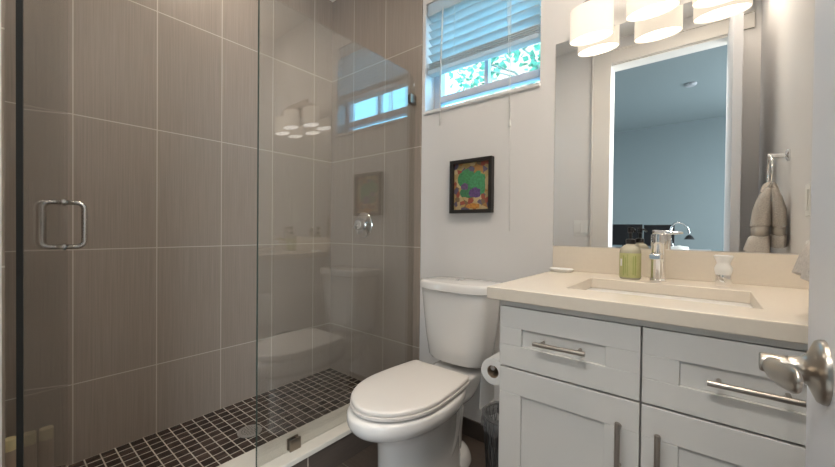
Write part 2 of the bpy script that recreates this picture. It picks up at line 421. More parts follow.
drs = thing('shower_door', (XG, .054, .16), 'frameless glass shower door swung open into the shower at the left', 'shower door')
hp = Vector((XG, .0515, 0)); fp = Vector((-1.862, .1885, 0)); dd = (fp-hp).normalized(); dn = Vector((-dd.y, dd.x, 0))
if dn.y < 0: dn = -dn
def slab(name, s0, s1, n0, n1, z0, z1, m, parent, **k):
    bm = bmesh.new(); P = [hp+dd*s+dn*n for s, n in ((s0, n0), (s1, n0), (s1, n1), (s0, n1))]
    loft(bm, [[(p.x, p.y, z) for p in P] for z in (z0, z1)]); return finish(name, bm, m, parent, **k)
L_ = (fp-hp).length
slab('glass', .004, L_, -.005, .005, .155, 1.921, M['glass'], drs)
slab('hinge_seal', -.002, .0035, -.0065, .0050, .155, 1.921, M['seal'], drs)
def pull(sgn):
    bm = bmesh.new(); pm = hp+dd*(L_-.068); za, zb, q = 1.04+.087, 1.04-.074, .058; r_ = .022; pts = []
    def P(n, z): return pm+dn*sgn*n+Vector((0, 0, z))
    pts = [P(.005, za), P(q-r_, za)]
    for k in range(1, 7):
        a = k/6*PI/2; pts.append(P(q-r_+r_*math.sin(a), za-r_+r_*math.cos(a)))
    for k in range(0, 7):
        a = k/6*PI/2; pts.append(P(q-r_+r_*math.cos(a), zb+r_-r_*math.sin(a)))
    pts.append(P(.005, zb))
    tube(bm, pts, .0085, 12)
    h = finish('pull_handle', bm, M['steel'], drs, smooth=True); h['label'] = 'satin metal D-shaped pull handle'
    for z in (za, zb):
        b2 = bmesh.new(); tube(b2, [P(.0045, z), P(.010, z)], .0125, 14); finish('washer', b2, M['steel'], h, auto=40)
pull(1); pull(-1)

# valve on the back wall
yv = YB-.008
vv = thing('shower_valve', (-1.712, yv, 1.07), 'round chrome shower valve with lever on the brown tiled wall', 'shower valve')
bm = bmesh.new(); lathe(bm, [(.082, 0), (.082, -.004), (.076, -.010), (.045, -.016), (.040, -.020), (.001, -.020)], (-1.712, yv, 1.07), 40, 'Y'); finish('escutcheon', bm, M['chrome'], vv, auto=35)
bm = bmesh.new(); lathe(bm, [(.034, -.018), (.034, -.045), (.028, -.056), (.001, -.058)], (-1.712, yv, 1.07), 28, 'Y')
tube(bm, smooth_path([(-1.712, yv-.05, 1.07), (-1.725, yv-.058, 1.062), (-1.738, yv-.060, 1.046)]), [.013]*6+[.012]*6+[.009], 10); finish('lever', bm, M['chrome'], vv, auto=50)
# drain
dr = thing('floor_drain', (-1.712, .813, .047), 'round metal drain in the dark mosaic shower floor', 'drain')
bm = bmesh.new(); lathe(bm, [(.055, .0), (.055, .004), (.047, .0055), (.001, .0045)], (-1.712, .813, .047), 36); finish('strainer', bm, mat('drain_metal', (.36, .33, .30), .35, metal=.3), dr, auto=30)
bm = bmesh.new()
for rr in (.012, .024, .036):
    n = int(rr*500)
    for k in range(n):
        a = 2*PI*k/n; lathe(bm, [(.0024, .0045), (.0024, .0062), (.001, .0062)], (-1.712+rr*math.cos(a), .813+rr*math.sin(a), .047), 8)
finish('drain_hole', bm, M['black'], dr)
# bottles in the near corner
for k, (x, y, lb) in enumerate([(-1.975, .146, 'brown bottle with khaki cap in the shower corner, the one farthest from the wall end'),
                                (-1.975, .100, 'brown bottle with khaki cap in the shower corner, the middle one of the row'),
                                (-1.975, .052, 'brown bottle with khaki cap in the shower corner, nearest the wall end')]):
    t = thing('shower_bottle', (x, y, .05), lb, 'bottle', 'bottles in the shower corner')
    bm = bmesh.new(); lathe(bm, [(.017, .0), (.0205, .004), (.0205, .15), (.019, .168), (.001, .168)], (x, y, .05), 24); finish('bottle_body', bm, M['tube'], t, auto=40)
    bm = bmesh.new(); lathe(bm, [(.0195, .165), (.0200, .20), (.019, .206), (.001, .207)], (x, y, .05), 24); finish('bottle_cap', bm, M['tubecap'], t, auto=40)

# ------------------------------------------------------------------ toilet
TX, TY = -.893, 1.525      # tank back centre
def T(u, v, z): return (TX+v, TY-u, z)
toi = thing('toilet', (TX, TY-.36, 0), 'white two-piece toilet with closed lid standing between shower and vanity', 'toilet')
def egg(uc, a, b, z, n=40, back=1.0, flat=2.0):
    out = []
    for i in range(n):
        t = 2*PI*i/n; cu, sv = math.cos(t), math.sin(t)
        e = 2/ (2.0 if cu > 0 else flat)
        u = uc + a*math.copysign(abs(cu)**e, cu)*(1 if cu > 0 else back); v = b*math.copysign(abs(sv)**e, sv)
        out.append(T(u, v, z))
    return out
bm = bmesh.new()
loft(bm, [egg(.385, .245, .128, 0), egg(.385, .245, .128, .012), egg(.388, .235, .121, .03), egg(.395, .226, .114, .12), egg(.400, .220, .111, .20), egg(.405, .220, .111, .27), egg(.415, .232, .118, .298), egg(.440, .262, .145, .318),
          egg(.457, .283, .171, .340), egg(.462, .290, .180, .362), egg(.462, .291, .181, .380), egg(.462, .288, .179, .396), egg(.462, .276, .170, .404)])
bowl = finish('bowl', bm, M['porc'], toi, smooth=True, subs=1)
# rear deck, trapway and foot
bm = bmesh.new()
def rrect(uc, a, b, z, e=5, n=32, bow=0):
    out = []
    for i in range(n):
        t = 2*PI*i/n; cu, sv = math.cos(t), math.sin(t)
        u = a*math.copysign(abs(cu)**(2/e), cu); v = b*math.copysign(abs(sv)**(2/e), sv)
        if cu > 0: u += bow*(1-(v/b)**2)
        out.append(T(uc+u, v, z))
    return out
loft(bm, [rrect(.16, .10, .06, .235, 4), rrect(.16, .115, .080, .30, 4), rrect(.165, .145, .108, .365, 5), rrect(.165, .150, .118, .395, 5), rrect(.165, .146, .114, .407, 5)])
finish('deck', bm, M['porc'], bowl, smooth=True, subs=1)
bm = bmesh.new()
for s in (1, -1):
    path = smooth_path([T(.46, s*.070, .09), T(.38, s*.066, .11), T(.31, s*.058, .15), T(.26, s*.045, .21), T(.235, s*.04, .29)], 6)
    tube(bm, path, .050, 14)
finish('trapway', bm, M['porc'], bowl, smooth=True, subs=1)
bm = bmesh.new()
loft(bm, [egg(.21, .12, .112, 0), egg(.21, .12, .112, .015), egg(.21, .108, .100, .05), egg(.21, .085, .08, .072), egg(.2, .02, .02, .078)])
finish('foot', bm, M['porc'], bowl, smooth=True, subs=1)
bm = bmesh.new(); loft(bm, [egg(.22, .09, .070, .03), egg(.22, .085, .066, .10), egg(.21, .085, .064, .20), egg(.20, .10, .075, .30)])
finish('rear_column', bm, M['porc'], bowl, smooth=True, subs=1)
for s in (1, -1):
    bm = bmesh.new(); lathe(bm, [(.012, .06), (.012, .075), (.006, .083), (.001, .084)], T(.26, s*.085, -.01), 16)
    finish('bolt_cap', bm, M['porc'], bowl, smooth=True)
def seat_ring(z, g, n=24):
    uc, a, b, ub = .500, .232, .172, .256
    half = [(uc+a*math.cos(PI/2*k/n), b*math.sin(PI/2*k/n)) for k in range(n+1)]            # tip round to the widest point
    for k in range(1, 11):
        q = k/10*.94; half.append((uc-(uc-ub)*q, b*(1-.15*q**1.8)))
    wb_ = b*(1-.15*.94**1.8); half += [(ub+.005, wb_-.004), (ub+.001, wb_-.010), (ub, wb_-.022), (ub, wb_-.06), (ub, 0)]
    full = half + [(u, -v) for u, v in half[-2:0:-1]]
    m_ = Vector((.50, 0)); out = []
    for u, v in full:
        d = Vector((u, v))-m_; L0 = d.length; d = d*((L0-g)/L0); out.append(T(m_.x+d.x, d.y, z))
    return out
bm = bmesh.new(); loft(bm, [seat_ring(.408, .006), seat_ring(.409, .001), seat_ring(.4185, .000), seat_ring(.4215, .005)])
finish('seat', bm, M['seat'], toi, auto=50)
bm = bmesh.new(); loft(bm, [seat_ring(.4235, .007), seat_ring(.4245, .003), seat_ring(.4330, .002), seat_ring(.4375, .005), seat_ring(.4400, .014), seat_ring(.4415, .06)])
finish('lid', bm, M['seat'], toi, auto=60)
for s in (1, -1):
    bm = bmesh.new(); tube(bm, [T(.268, s*.05, .419), T(.268, s*.095, .419)], .014, 12); finish('hinge', bm, M['seat'], toi, smooth=True)
bm = bmesh.new()
loft(bm, [rrect(.105, .080, .138, .438, 4, 48, .012), rrect(.105, .084, .146, .452, 4.5, 48, .014), rrect(.107, .090, .160, .56, 5, 48, .02), rrect(.109, .095, .180, .74, 5, 48, .025), rrect(.109, .095, .181, .766, 5, 48, .025)])
finish('tank', bm, M['porc'], toi, auto=60)
bm = bmesh.new()
loft(bm, [rrect(.110, .098, .183, .764, 5, 48, .026), rrect(.110, .104, .191, .768, 5, 48, .027), rrect(.110, .104, .191, .794, 5, 48, .027), rrect(.110, .100, .187, .802, 5, 48, .027), rrect(.110, .088, .175, .805, 5, 48, .026)])
finish('tank_lid', bm, M['porc'], toi, auto=60)
bm = bmesh.new(); lathe(bm, [(.022, .804), (.022, .809), (.018, .8115), (.001, .812)], (TX-.012, TY-.105, 0), 28)
box(bm, TX-.0125, TX-.0115, TY-.125, TY-.085, .8118, .8126)
finish('flush_button', bm, M['chrome'], toi, auto=40)

# ------------------------------------------------------------------ vanity
VX0, VX1, VF = -.461, XR-.002, .965       # left, right, front of the carcass
van = thing('vanity_cabinet', (-.1, 1.25, 0), 'white shaker vanity cabinet with two drawers and two doors under the countertop', 'cabinet')
boxes('carcass', [(VX0, VX1, VF, YB-.002, .09, .842), (VX0, VX1, VF+.05, YB-.002, 0, .09)], M['cab'], van, bevel=.0015)
boxes('face_recess', [(VX0+.004, VX1-.004, VF-.004, VF, .095, .838)], M['cabgap'], van)
def shaker(name, x0, x1, z0, z1, ins, parent=van):
    px0, px1, pz0, pz1 = ins; y0, y1, yp = VF-.022, VF-.0045, VF-.0155
    return boxes(name, [(x0, x1, y0, y1, z0, pz0), (x0, x1, y0, y1, pz1, z1), (x0, px0, y0, y1, pz0, pz1), (px1, x1, y0, y1, pz0, pz1), (px0, px1, yp, y1, pz0, pz1)], M['cab'], parent, bevel=.0012)
def bar_pull(parent, a, b):
    a, b = Vector(a), Vector(b); d = (b-a).normalized(); off = Vector((0, .030, 0))
    bm = bmesh.new(); tube(bm, [a, b], .0058, 14)
    for p in (a+d*.018, b-d*.018): tube(bm, [p, p+off], .0045, 10)
    h = finish('handle', bm, M['nickel'], parent, auto=40); h['label'] = 'brushed nickel bar handle'
    return h
Z = 1.04
boxes('top_rail', [(VX0, VX1, VF-.020, VF, .8265, .842)], M['cab'], van, bevel=.001)
d1 = shaker('drawer', -.459, -.112, Z-.386, Z-.216, (-.394, -.184, Z-.324, Z-.275))
d2 = shaker('drawer', -.108, XR-.004, Z-.386, Z-.216, (-.040, XR-.07, Z-.330, Z-.276))
p1 = shaker('door', -.459, -.112, .105, Z-.391, (-.394, -.184, .17, Z-.461))
p2 = shaker('door', -.108, XR-.004, .105, Z-.391, (-.040, XR-.07, .17, Z-.461))
hy = VF-.052
bar_pull(d1, (-.350, hy, Z-.298), (-.222, hy, Z-.296)); bar_pull(d2, (.006, hy, Z-.300), (.140, hy, Z-.300))
bar_pull(p1, (-.151, hy, Z-.437), (-.151, hy, Z-.565)); bar_pull(p2, (-.075, hy, Z-.437), (-.075, hy, Z-.565))

# countertop with an opening
HX0, HX1, HY0, HY1 = -.312, .098, 1.063, 1.355
CX0, CX1, CY0, CY1, CT0, CT1 = -.494, XR-.001, .927, YB-.001, .842, .877
top = thing('countertop', (-.1, 1.24, CT0), 'cream stone vanity countertop with a low backsplash', 'countertop')
bm = bmesh.new()
xs, ys = [CX0, HX0, HX1, CX1], [CY0, HY0, HY1, CY1]
V = {(i, j, k): bm.verts.new((xs[i], ys[j], (CT0, CT1)[k])) for i in range(4) for j in range(4) for k in range(2)}
for i in range(3):
    for j in range(3):
        if (i, j) == (1, 1): continue
        for k in (0, 1): bm.faces.new([V[i, j, k], V[i+1, j, k], V[i+1, j+1, k], V[i, j+1, k]])
for i in range(3):
    bm.faces.new([V[i, 0, 0], V[i+1, 0, 0], V[i+1, 0, 1], V[i, 0, 1]]); bm.faces.new([V[i, 3, 0], V[i+1, 3, 0], V[i+1, 3, 1], V[i, 3, 1]])
    bm.faces.new([V[0, i, 0], V[0, i+1, 0], V[0, i+1, 1], V[0, i, 1]]); bm.faces.new([V[3, i, 0], V[3, i+1, 0], V[3, i+1, 1], V[3, i, 1]])
for a, b in (((1, 1), (2, 1)), ((2, 1), (2, 2)), ((2, 2), (1, 2)), ((1, 2), (1, 1))):
    bm.faces.new([V[a[0], a[1], 0], V[b[0], b[1], 0], V[b[0], b[1], 1], V[a[0], a[1], 1]])
finish('slab', bm, M['quartz'], top, bevel=.0025)
boxes('backsplash', [(CX0-.012, CX1, YB-.020, YB-.001, CT1, .977)], M['quartz'], top, bevel=.0015)
snk = thing('undermount_sink', (-.11, 1.21, .74), 'white rectangular basin set under the countertop opening', 'sink')
def rr4(x0, x1, y0, y1, z, r, n=6):
    out = []
    for cx_, cy_, a0 in ((x1-r, y1-r, 0), (x0+r, y1-r, PI/2), (x0+r, y0+r, PI), (x1-r, y0+r, 1.5*PI)):
        for k in range(n+1):
            a = a0+k/n*PI/2; out.append((cx_+r*math.cos(a), cy_+r*math.sin(a), z))
    return out
e = .003; bm = bmesh.new()
loft(bm, [rr4(HX0-.012, HX1+.012, HY0-.012, HY1+.012, .8415, .02), rr4(HX0-e, HX1+e, HY0-e, HY1+e, .8415, .02), rr4(HX0, HX1, HY0, HY1, .835, .02),
          rr4(HX0+.006, HX1-.006, HY0+.006, HY1-.006, .755, .03), rr4(HX0+.02, HX1-.02, HY0+.02, HY1-.02, .738, .04), rr4(HX0+.08, HX1-.08, HY0+.08, HY1-.08, .732, .05)], cap0=False)
finish('basin', bm, M['sinkp'], snk, auto=50)
bm = bmesh.new(); lathe(bm, [(.024, .7325), (.024, .736), (.019, .7375), (.001, .7365)], (-.115, 1.21, 0), 28); finish('drain_ring', bm, M['chrome'], snk, auto=40)

# mirror on the wall above
mir = boxes('wall_mirror', [(-.510, XR-.006, YB-.005, YB, .979, 1.841)], M['mirror'], bevel=.0008)
tag(mir, 'large frameless wall mirror above the vanity backsplash', 'mirror')

# faucet
FX, FY = -.124, 1.435
fau = thing('faucet', (FX, FY, CT1), 'chrome single-lever faucet behind the basin', 'faucet')
bm = bmesh.new(); lathe(bm, [(.026, 0), (.026, .004), (.021, .008), (.0205, .118), (.0215, .120), (.0215, .150), (.020, .156), (.001, .157)], (FX, FY, CT1), 32); finish('body', bm, M['chrome'], fau, auto=40)
bm = bmesh.new(); pth = [(FX, FY-.01, CT1+.082), (FX, FY-.06, CT1+.088), (FX, FY-.105, CT1+.086)]
rings = []
for (x, y, z), hw, hh in zip(pth, (.016, .0155, .015), (.012, .010, .008)):
    rings.append([(x+a*hw, y, z+b*hh) for a, b in ((-1, -.7), (-.7, -1), (.7, -1), (1, -.7), (1, .7), (.7, 1), (-.7, 1), (-1, .7))])
loft(bm, rings); finish('spout', bm, M['chrome'], fau, bevel=.0015, auto=40)
bm = bmesh.new(); rings = []
for t_, hw, hh in ((-.012, .016, .008), (.0, .017, .0085), (.03, .014, .0065), (.060, .010, .0045), (.066, .008, .003)):
    cx_, cy_, cz_ = FX-.005+t_*.95, FY-.0-t_*.25, CT1+.163-t_*.02
    rings.append([(cx_, cy_+a*hw, cz_+b*hh) for a, b in ((-1, -.5), (-.8, -1), (.8, -1), (1, -.5), (1, .5), (.8, 1), (-.8, 1), (-1, .5))])
loft(bm, rings); finish('lever', bm, M['chrome'], fau, bevel=.001, auto=40)

# soap dispenser
SX, SY = -.205, 1.432
sp = thing('soap_dispenser', (SX, SY, CT1), 'clear soap bottle with green label and black pump beside the faucet', 'soap dispenser')
bm = bmesh.new(); lathe(bm, [(.029, 0), (.0325, .004), (.0325, .094), (.030, .106), (.020, .116), (.0135, .119), (.0135, .124), (.001, .124)], (SX, SY, CT1), 32); finish('bottle', bm, M['soapb'], sp, auto=40)
bm = bmesh.new(); prof = [(.0329, .006), (.0331, .007), (.0331, .089), (.0329, .09)]
lathe(bm, prof, (SX, SY, CT1), 40); bmesh.ops.delete(bm, geom=[f for f in bm.faces if len(f.verts) > 4], context='FACES')
lab = finish('label_sticker', bm, M['soapl'], sp, smooth=True); lab['label'] = 'yellow-green paper label with darker stripes'
bm = bmesh.new()
def arc_patch(a0, a1, z0, z1, r=.0334, n=6):
    pr_, nx = [], []
    for k in range(n+1):
        a = a0+(a1-a0)*k/n; pr_.append((SX+r*math.cos(a), SY+r*math.sin(a)))
    for (xa, ya), (xb, yb) in zip(pr_, pr_[1:]):
        bm.faces.new([bm.verts.new(q) for q in ((xa, ya, z0), (xb, yb, z0), (xb, yb, z1), (xa, ya, z1))])
f0_ = -1.45
for da, z0, z1, wd in ((-.62, .012, .082, .05), (-.42, .02, .075, .03), (-.22, .012, .086, .025), (.30, .016, .08, .035), (.5, .014, .082, .05)):
    arc_patch(f0_+da-wd, f0_+da+wd, CT1+z0, CT1+z1)
finish('label_print', bm, mat('label_ink', (.30, .36, .10), .5), lab)
bm = bmesh.new(); arc_patch(f0_-1.05, f0_-.78, CT1+.045, CT1+.07); finish('label_tag', bm, M['white_pl'], lab)
bm = bmesh.new(); lathe(bm, [(.0150, .122), (.0150, .136), (.012, .139), (.005, .140), (.005, .160), (.009, .161), (.009, .178), (.006, .181), (.001, .181)], (SX, SY, CT1), 20)
tube(bm, [(SX, SY, CT1+.174), (SX+.012, SY-.022, CT1+.174), (SX+.018, SY-.036, CT1+.166)], .0042, 8); finish('pump', bm, M['black'], sp, auto=40)

# small cup-like bottle with clear base
KX, KY = .043, 1.443
cp = thing('air_freshener', (KX, KY, CT1), 'small white waisted jar with silver base standing behind the right basin corner', 'jar')
bm = bmesh.new(); lathe(bm, [(.0188, .033), (.0190, .036), (.0215, .046), (.0220, .055), (.0165, .068), (.0165, .072), (.0235, .090), (.0235, .093), (.020, .0945), (.001, .0945)], (KX, KY, CT1), 32); finish('jar_body', bm, M['white_pl'], cp, auto=35)
bm = bmesh.new(); lathe(bm, [(.016, 0), (.0185, .002), (.0198, .014), (.0190, .034), (.001, .034)], (KX, KY, CT1), 32); finish('jar_base', bm, M['chrome'], cp, auto=35)

# soap dish
DXs, DYs = -.452, 1.475
sd = thing('soap_dish', (DXs, DYs, CT1), 'small oval white dish at the left back corner of the countertop', 'dish')
bm = bmesh.new(); lathe(bm, [(.034, 0), (.041, .002), (.046, .012), (.044, .0135), (.037, .006), (.001, .004)], (DXs, DYs, CT1), 32, sx=1.0, sy=.72); finish('dish_body', bm, M['white_pl'], sd, auto=50)

# ------------------------------------------------------------------ vanity light
vl = thing('vanity_light', (-.16, YB, 1.93), 'three-shade vanity light with curved metal arm above the mirror', 'wall light')
S = [(-.357, 1.490, Z+.752), (-.155, 1.452, Z+.760), (.031, 1.490, Z+.754)]
def oval(c, w, d, z, n=40): return [(c[0]+w*math.cos(2*PI*i/n), c[1]+d*math.sin(2*PI*i/n), z) for i in range(n)]
SW, SD, SH = .0775, .046, .122
for c in S:
    z0 = c[2]; bm = bmesh.new()
    loft(bm, [oval(c, SW, SD, z0), oval(c, SW, SD, z0+SH), oval(c, SW-.002, SD-.002, z0+SH), oval(c, SW-.002, SD-.002, z0)], closed=True)
    s_ = finish('lamp_shade', bm, M['shade'], vl, auto=50); s_['label'] = 'warm glowing white fabric shade'
    bm = bmesh.new(); loft(bm, [oval(c, SW-.003, SD-.003, z0+.003), oval(c, SW-.003, SD-.003, z0+.006)]); finish('diffuser', bm, M['diff'], s_)
    bm = bmesh.new(); lathe(bm, [(.001, -.02), (.014, -.015), (.02, 0), (.014, .016), (.009, .024), (.009, .04), (.001, .04)], (c[0], c[1], z0+.062), 20); finish('bulb', bm, M['bulb'], s_, smooth=True)
    bm = bmesh.new(); tube(bm, [(c[0], c[1], z0+.10), (c[0], c[1], z0+SH+.03)], .008, 12); tube(bm, [(c[0]-SW+.002, c[1], z0+SH-.012), (c[0]+SW-.002, c[1], z0+SH-.012)], .0025, 6)
    finish('socket', bm, M['satin'], s_, auto=40)
bm = bmesh.new(); P_ = smooth_path([(-.40, 1.497, Z+.885), (-.30, 1.472, Z+.915), (-.155, 1.452, Z+.915), (-.02, 1.472, Z+.915), (.08, 1.497, Z+.885)], 8)
loft(bm, [[p+Vector((0, a*.006, b*.012)) for a, b in ((-1, -1), (1, -1), (1, 1), (-1, 1))] for p in P_]); finish('arm', bm, M['nickel'], vl, bevel=.0015)
boxes('wall_plate', [(-.235, -.085, YB-.018, YB, Z+.86, Z+.985)], M['nickel'], vl, bevel=.004)
bm = bmesh.new(); tube(bm, [(-.16, YB-.01, Z+.915), (-.16, 1.45, Z+.915)], .011, 12); finish('stem', bm, M['nickel'], vl, auto=40)

# ------------------------------------------------------------------ picture
pf = thing('framed_picture', (-.93, YB, 1.26), 'small colourful collage picture in a deep black box frame above the toilet', 'picture')
px0, px1, pz0, pz1, pd, fw = -1.034, -.794, Z+.088, Z+.358, .030, .017
boxes('frame', [(px0, px1, YB-pd, YB-.001, pz0, pz0+fw), (px0, px1, YB-pd, YB-.001, pz1-fw, pz1), (px0, px0+fw, YB-pd, YB-.001, pz0+fw, pz1-fw), (px1-fw, px1, YB-pd, YB-.001, pz0+fw, pz1-fw)], M['blackf'], pf, bevel=.001)
def art_mat():
    m, N, L = new_mat('collage_print'); b = N['Principled BSDF']; b.inputs['Roughness'].default_value = .55
    tc = N.new('ShaderNodeTexCoord')
    mp = N.new('ShaderNodeMapping'); mp.inputs['Scale'].default_value = (1, 0, 1); L.new(tc.outputs['Object'], mp.inputs['Vector'])
    vo = N.new('ShaderNodeTexVoronoi'); vo.inputs['Scale'].default_value = 42; L.new(mp.outputs[0], vo.inputs['Vector'])
    hs = N.new('ShaderNodeSeparateColor'); L.new(vo.outputs['Color'], hs.inputs[0])
    cr = N.new('ShaderNodeValToRGB'); e = cr.color_ramp; e.interpolation = 'CONSTANT'
    cols = [(.42, .30, .13), (.20, .13, .07), (.50, .38, .20), (.33, .08, .05), (.45, .33, .12), (.12, .10, .16), (.55, .43, .24), (.40, .20, .06)]
    e.elements[0].position = 0; e.elements[0].color = (*cols[0], 1); e.elements[1].position = .125; e.elements[1].color = (*cols[1], 1)
    for k in range(2, 8): q = e.elements.new(k/8); q.color = (*cols[k], 1)
    L.new(hs.outputs[0], cr.inputs[0])
    def blob(cx_, cz_, rx, rz, col, prev, seed):
        mm = N.new('ShaderNodeMapping'); mm.inputs['Location'].default_value = (-cx_/rx, 0, -cz_/rz); mm.inputs['Scale'].default_value = (1/rx, 0, 1/rz); L.new(tc.outputs['Object'], mm.inputs['Vector'])
        nz = N.new('ShaderNodeTexNoise'); nz.inputs['Scale'].default_value = 1.6; nz.inputs['Detail'].default_value = 3; L.new(mm.outputs[0], nz.inputs['Vector'])
        ln = N.new('ShaderNodeVectorMath'); ln.operation = 'LENGTH'; L.new(mm.outputs[0], ln.inputs[0])
        ad = N.new('ShaderNodeMath'); ad.operation = 'MULTIPLY_ADD'; ad.inputs[1].default_value = .9; L.new(nz.outputs['Fac'], ad.inputs[0]); L.new(ln.outputs['Value'], ad.inputs[2])
        lt = N.new('ShaderNodeMath'); lt.operation = 'LESS_THAN'; lt.inputs[1].default_value = 1.42; L.new(ad.outputs[0], lt.inputs[0])
        mx = N.new('ShaderNodeMix'); mx.data_type = 'RGBA'; L.new(lt.outputs[0], mx.inputs[0]); L.new(prev, mx.inputs[6])
        v2 = N.new('ShaderNodeTexNoise'); v2.inputs['Scale'].default_value = 90; L.new(mp.outputs[0], v2.inputs['Vector'])
        mc = N.new('ShaderNodeMix'); mc.data_type = 'RGBA'; mc.inputs[6].default_value = (*[c*.35 for c in col], 1); mc.inputs[7].default_value = (*[c*1.5 for c in col], 1)
        L.new(v2.outputs['Fac'], mc.inputs[0]); L.new(mc.outputs[2], mx.inputs[7]); return mx.outputs[2]
    cx_, cz_ = (px0+px1)/2, (pz0+pz1)/2
    out = blob(cx_-.030, cz_+.040, .050, .046, (.06, .26, .10), cr.outputs[0], 0)
    out = blob(cx_+.036, cz_+.012, .046, .060, (.07, .30, .13), out, 1)
    out = blob(cx_-.022, cz_-.030, .044, .030, (.06, .22, .10), out, 2)
    out = blob(cx_+.020, cz_-.034, .034, .026, (.13, .07, .22), out, 3)
    out = blob(cx_-.040, cz_+.000, .022, .018, (.16, .09, .20), out, 4)
    out = blob(cx_+.010, cz_-.100, .040, .014, (.60, .26, .05), out, 5)
    L.new(out, b.inputs['Base Color']); return m
boxes('print', [(px0+fw, px1-fw, YB-.010, YB-.006, pz0+fw, pz1-fw)], art_mat(), pf)
boxes('backing', [(px0+fw-.002, px1-fw+.002, YB-.006, YB-.001, pz0+fw-.002, pz1-fw+.002)], M['blackf'], pf)

# ------------------------------------------------------------------ toilet paper
th = thing('paper_holder', (VX0, 1.06, .60), 'chrome post holding the toilet roll on the vanity side', 'paper holder')
rc = (-.509, .60)
bm = bmesh.new(); lathe(bm, [(.022, 0), (.022, -.006), (.010, -.010), (.010, -.020)], (VX0, 1.125, rc[1]+.012), 20, 'X'); tube(bm, smooth_path([(VX0-.015, 1.125, rc[1]+.012), (rc[0]+.01, 1.125, rc[1]+.012), (rc[0], 1.118, rc[1]+.012), (rc[0], 1.105, rc[1]+.012)]), .0065, 10)
tube(bm, [(rc[0], 1.11, rc[1]+.012), (rc[0], .998, rc[1]+.012)], .0075, 12); finish('post', bm, M['chrome'], th, auto=40)
tp = thing('toilet_roll', (rc[0], 1.05, rc[1]), 'white toilet paper roll hanging on the left side of the vanity', 'toilet roll')
bm = bmesh.new(); n = 40
def cyr(r, y): return [(rc[0]+r*math.cos(2*PI*i/n), y, rc[1]+r*math.sin(2*PI*i/n)) for i in range(n)]
loft(bm, [cyr(.0195, 1.0), cyr(.0405, 1.0), cyr(.041, 1.003), cyr(.041, 1.095), cyr(.0405, 1.098), cyr(.0195, 1.098)], closed=True); finish('roll', bm, M['paper'], tp, auto=40)
bm = bmesh.new(); loft(bm, [cyr(.0195, 1.0005), cyr(.0195, 1.0975), cyr(.0182, 1.0975), cyr(.0182, 1.0005)], closed=True); finish('core', bm, M['card'], tp, auto=40)
bm = bmesh.new(); P_ = [(rc[0]-.0417, rc[1]+.004), (rc[0]-.0427, rc[1]-.03), (rc[0]-.0450, rc[1]-.075), (rc[0]-.046, rc[1]-.135)]
loft(bm, [[(x, 1.001, z), (x, 1.097, z), (x+.0012, 1.097, z), (x+.0012, 1.001, z)] for x, z in P_]); finish('loose_sheet', bm, M['paper'], tp)

# ------------------------------------------------------------------ waste basket
bc = (-.560, 1.215)
wb = thing('waste_basket', (*bc, 0), 'dark wire mesh waste basket with a grey liner between toilet and vanity', 'waste basket')
bm = bmesh.new(); r0, r1, hb = .064, .085, .355
def rr_(t): return r0+(r1-r0)*t
for k in range(26):
    for sg in (1, -1):
        a = 2*PI*k/26; pts = []
        for j in range(9):
            t = j/8; aa = a+sg*t*.75; pts.append((bc[0]+rr_(t)*math.cos(aa), bc[1]+rr_(t)*math.sin(aa), .006+hb*t))
        tube(bm, pts, .0014, 4)
finish('wire_mesh', bm, M['wire'], wb)
bm = bmesh.new(); ring(bm, (*bc, .006+hb), r1, .0035, 'Z'); finish('rim', bm, M['wire'], wb, smooth=True)
bm = bmesh.new(); ring(bm, (*bc, .006), r0, .004, 'Z'); finish('base_ring', bm, M['wire'], wb, smooth=True)
bm = bmesh.new(); lathe(bm, [(r0, .004), (r0, .007), (.001, .007)], (*bc, 0), 30); finish('base_plate', bm, M['wire'], wb, auto=40)
bm = bmesh.new(); rnd = random.Random(5); n = 44; rows = []
for (r, z, am) in ((r1+.006, .318, .005), (r1+.007, .345, .004), (r1+.005, .370, .003), (r1-.004, .374, .003), (r1-.012, .350, .006), (r1-.022, .25, .008), (r0-.012, .06, .006), (r0-.04, .02, .004)):
    rows.append([(bc[0]+(r+am*math.sin(k*2.7+z*40)+rnd.uniform(-am, am)*.5)*math.cos(2*PI*k/n), bc[1]+(r+am*math.sin(k*2.7+z*40))*math.sin(2*PI*k/n), z+am*math.sin(k*1.9)) for k in range(n)])
loft(bm, rows, cap0=False); ln = finish('liner', bm, M['bag'], wb, smooth=True); ln['label'] = 'crumpled grey plastic liner folded over the rim'

# ------------------------------------------------------------------ bathroom door and lever
XF, YE = .0965, .626
door = thing('door_1', (XF+.02, .0, .01), 'white bathroom door standing open at the right edge', 'door', kind='structure')
boxes('door_leaf', [(XF, XF+.038, YE-.815, YE, .012, 2.39)], M['doorp'], door, bevel=.0015)
dh = thing('door_handle', (XF, .53, .90), 'x', 'x'); del dh['label']; del dh['category']
dh.parent = door; dh.matrix_parent_inverse = Matrix.Translation(-door.location); dh['label'] = 'satin nickel lever handle on a round rosette'
hc = (XF, .545, Z-.142)
def hfin(name, bm, m, **k):
    o = finish(name, bm, m, None, **k); o.parent = dh
    o.matrix_parent_inverse = Matrix.Translation(-Vector((XF, .53, .90))); return o
bm = bmesh.new(); lathe(bm, [(.0325, 0), (.0325, -.003), (.031, -.006), (.024, -.009), (.017, -.012), (.0125, -.017), (.0110, -.024), (.0110, -.027)], hc, 40, 'X'); hfin('rosette', bm, M['satin'], auto=45)
bm = bmesh.new(); lathe(bm, [(.0100, -.0255), (.0103, -.028), (.0103, -.0465), (.0092, -.0485), (.001, -.0488)], hc, 30, 'X')
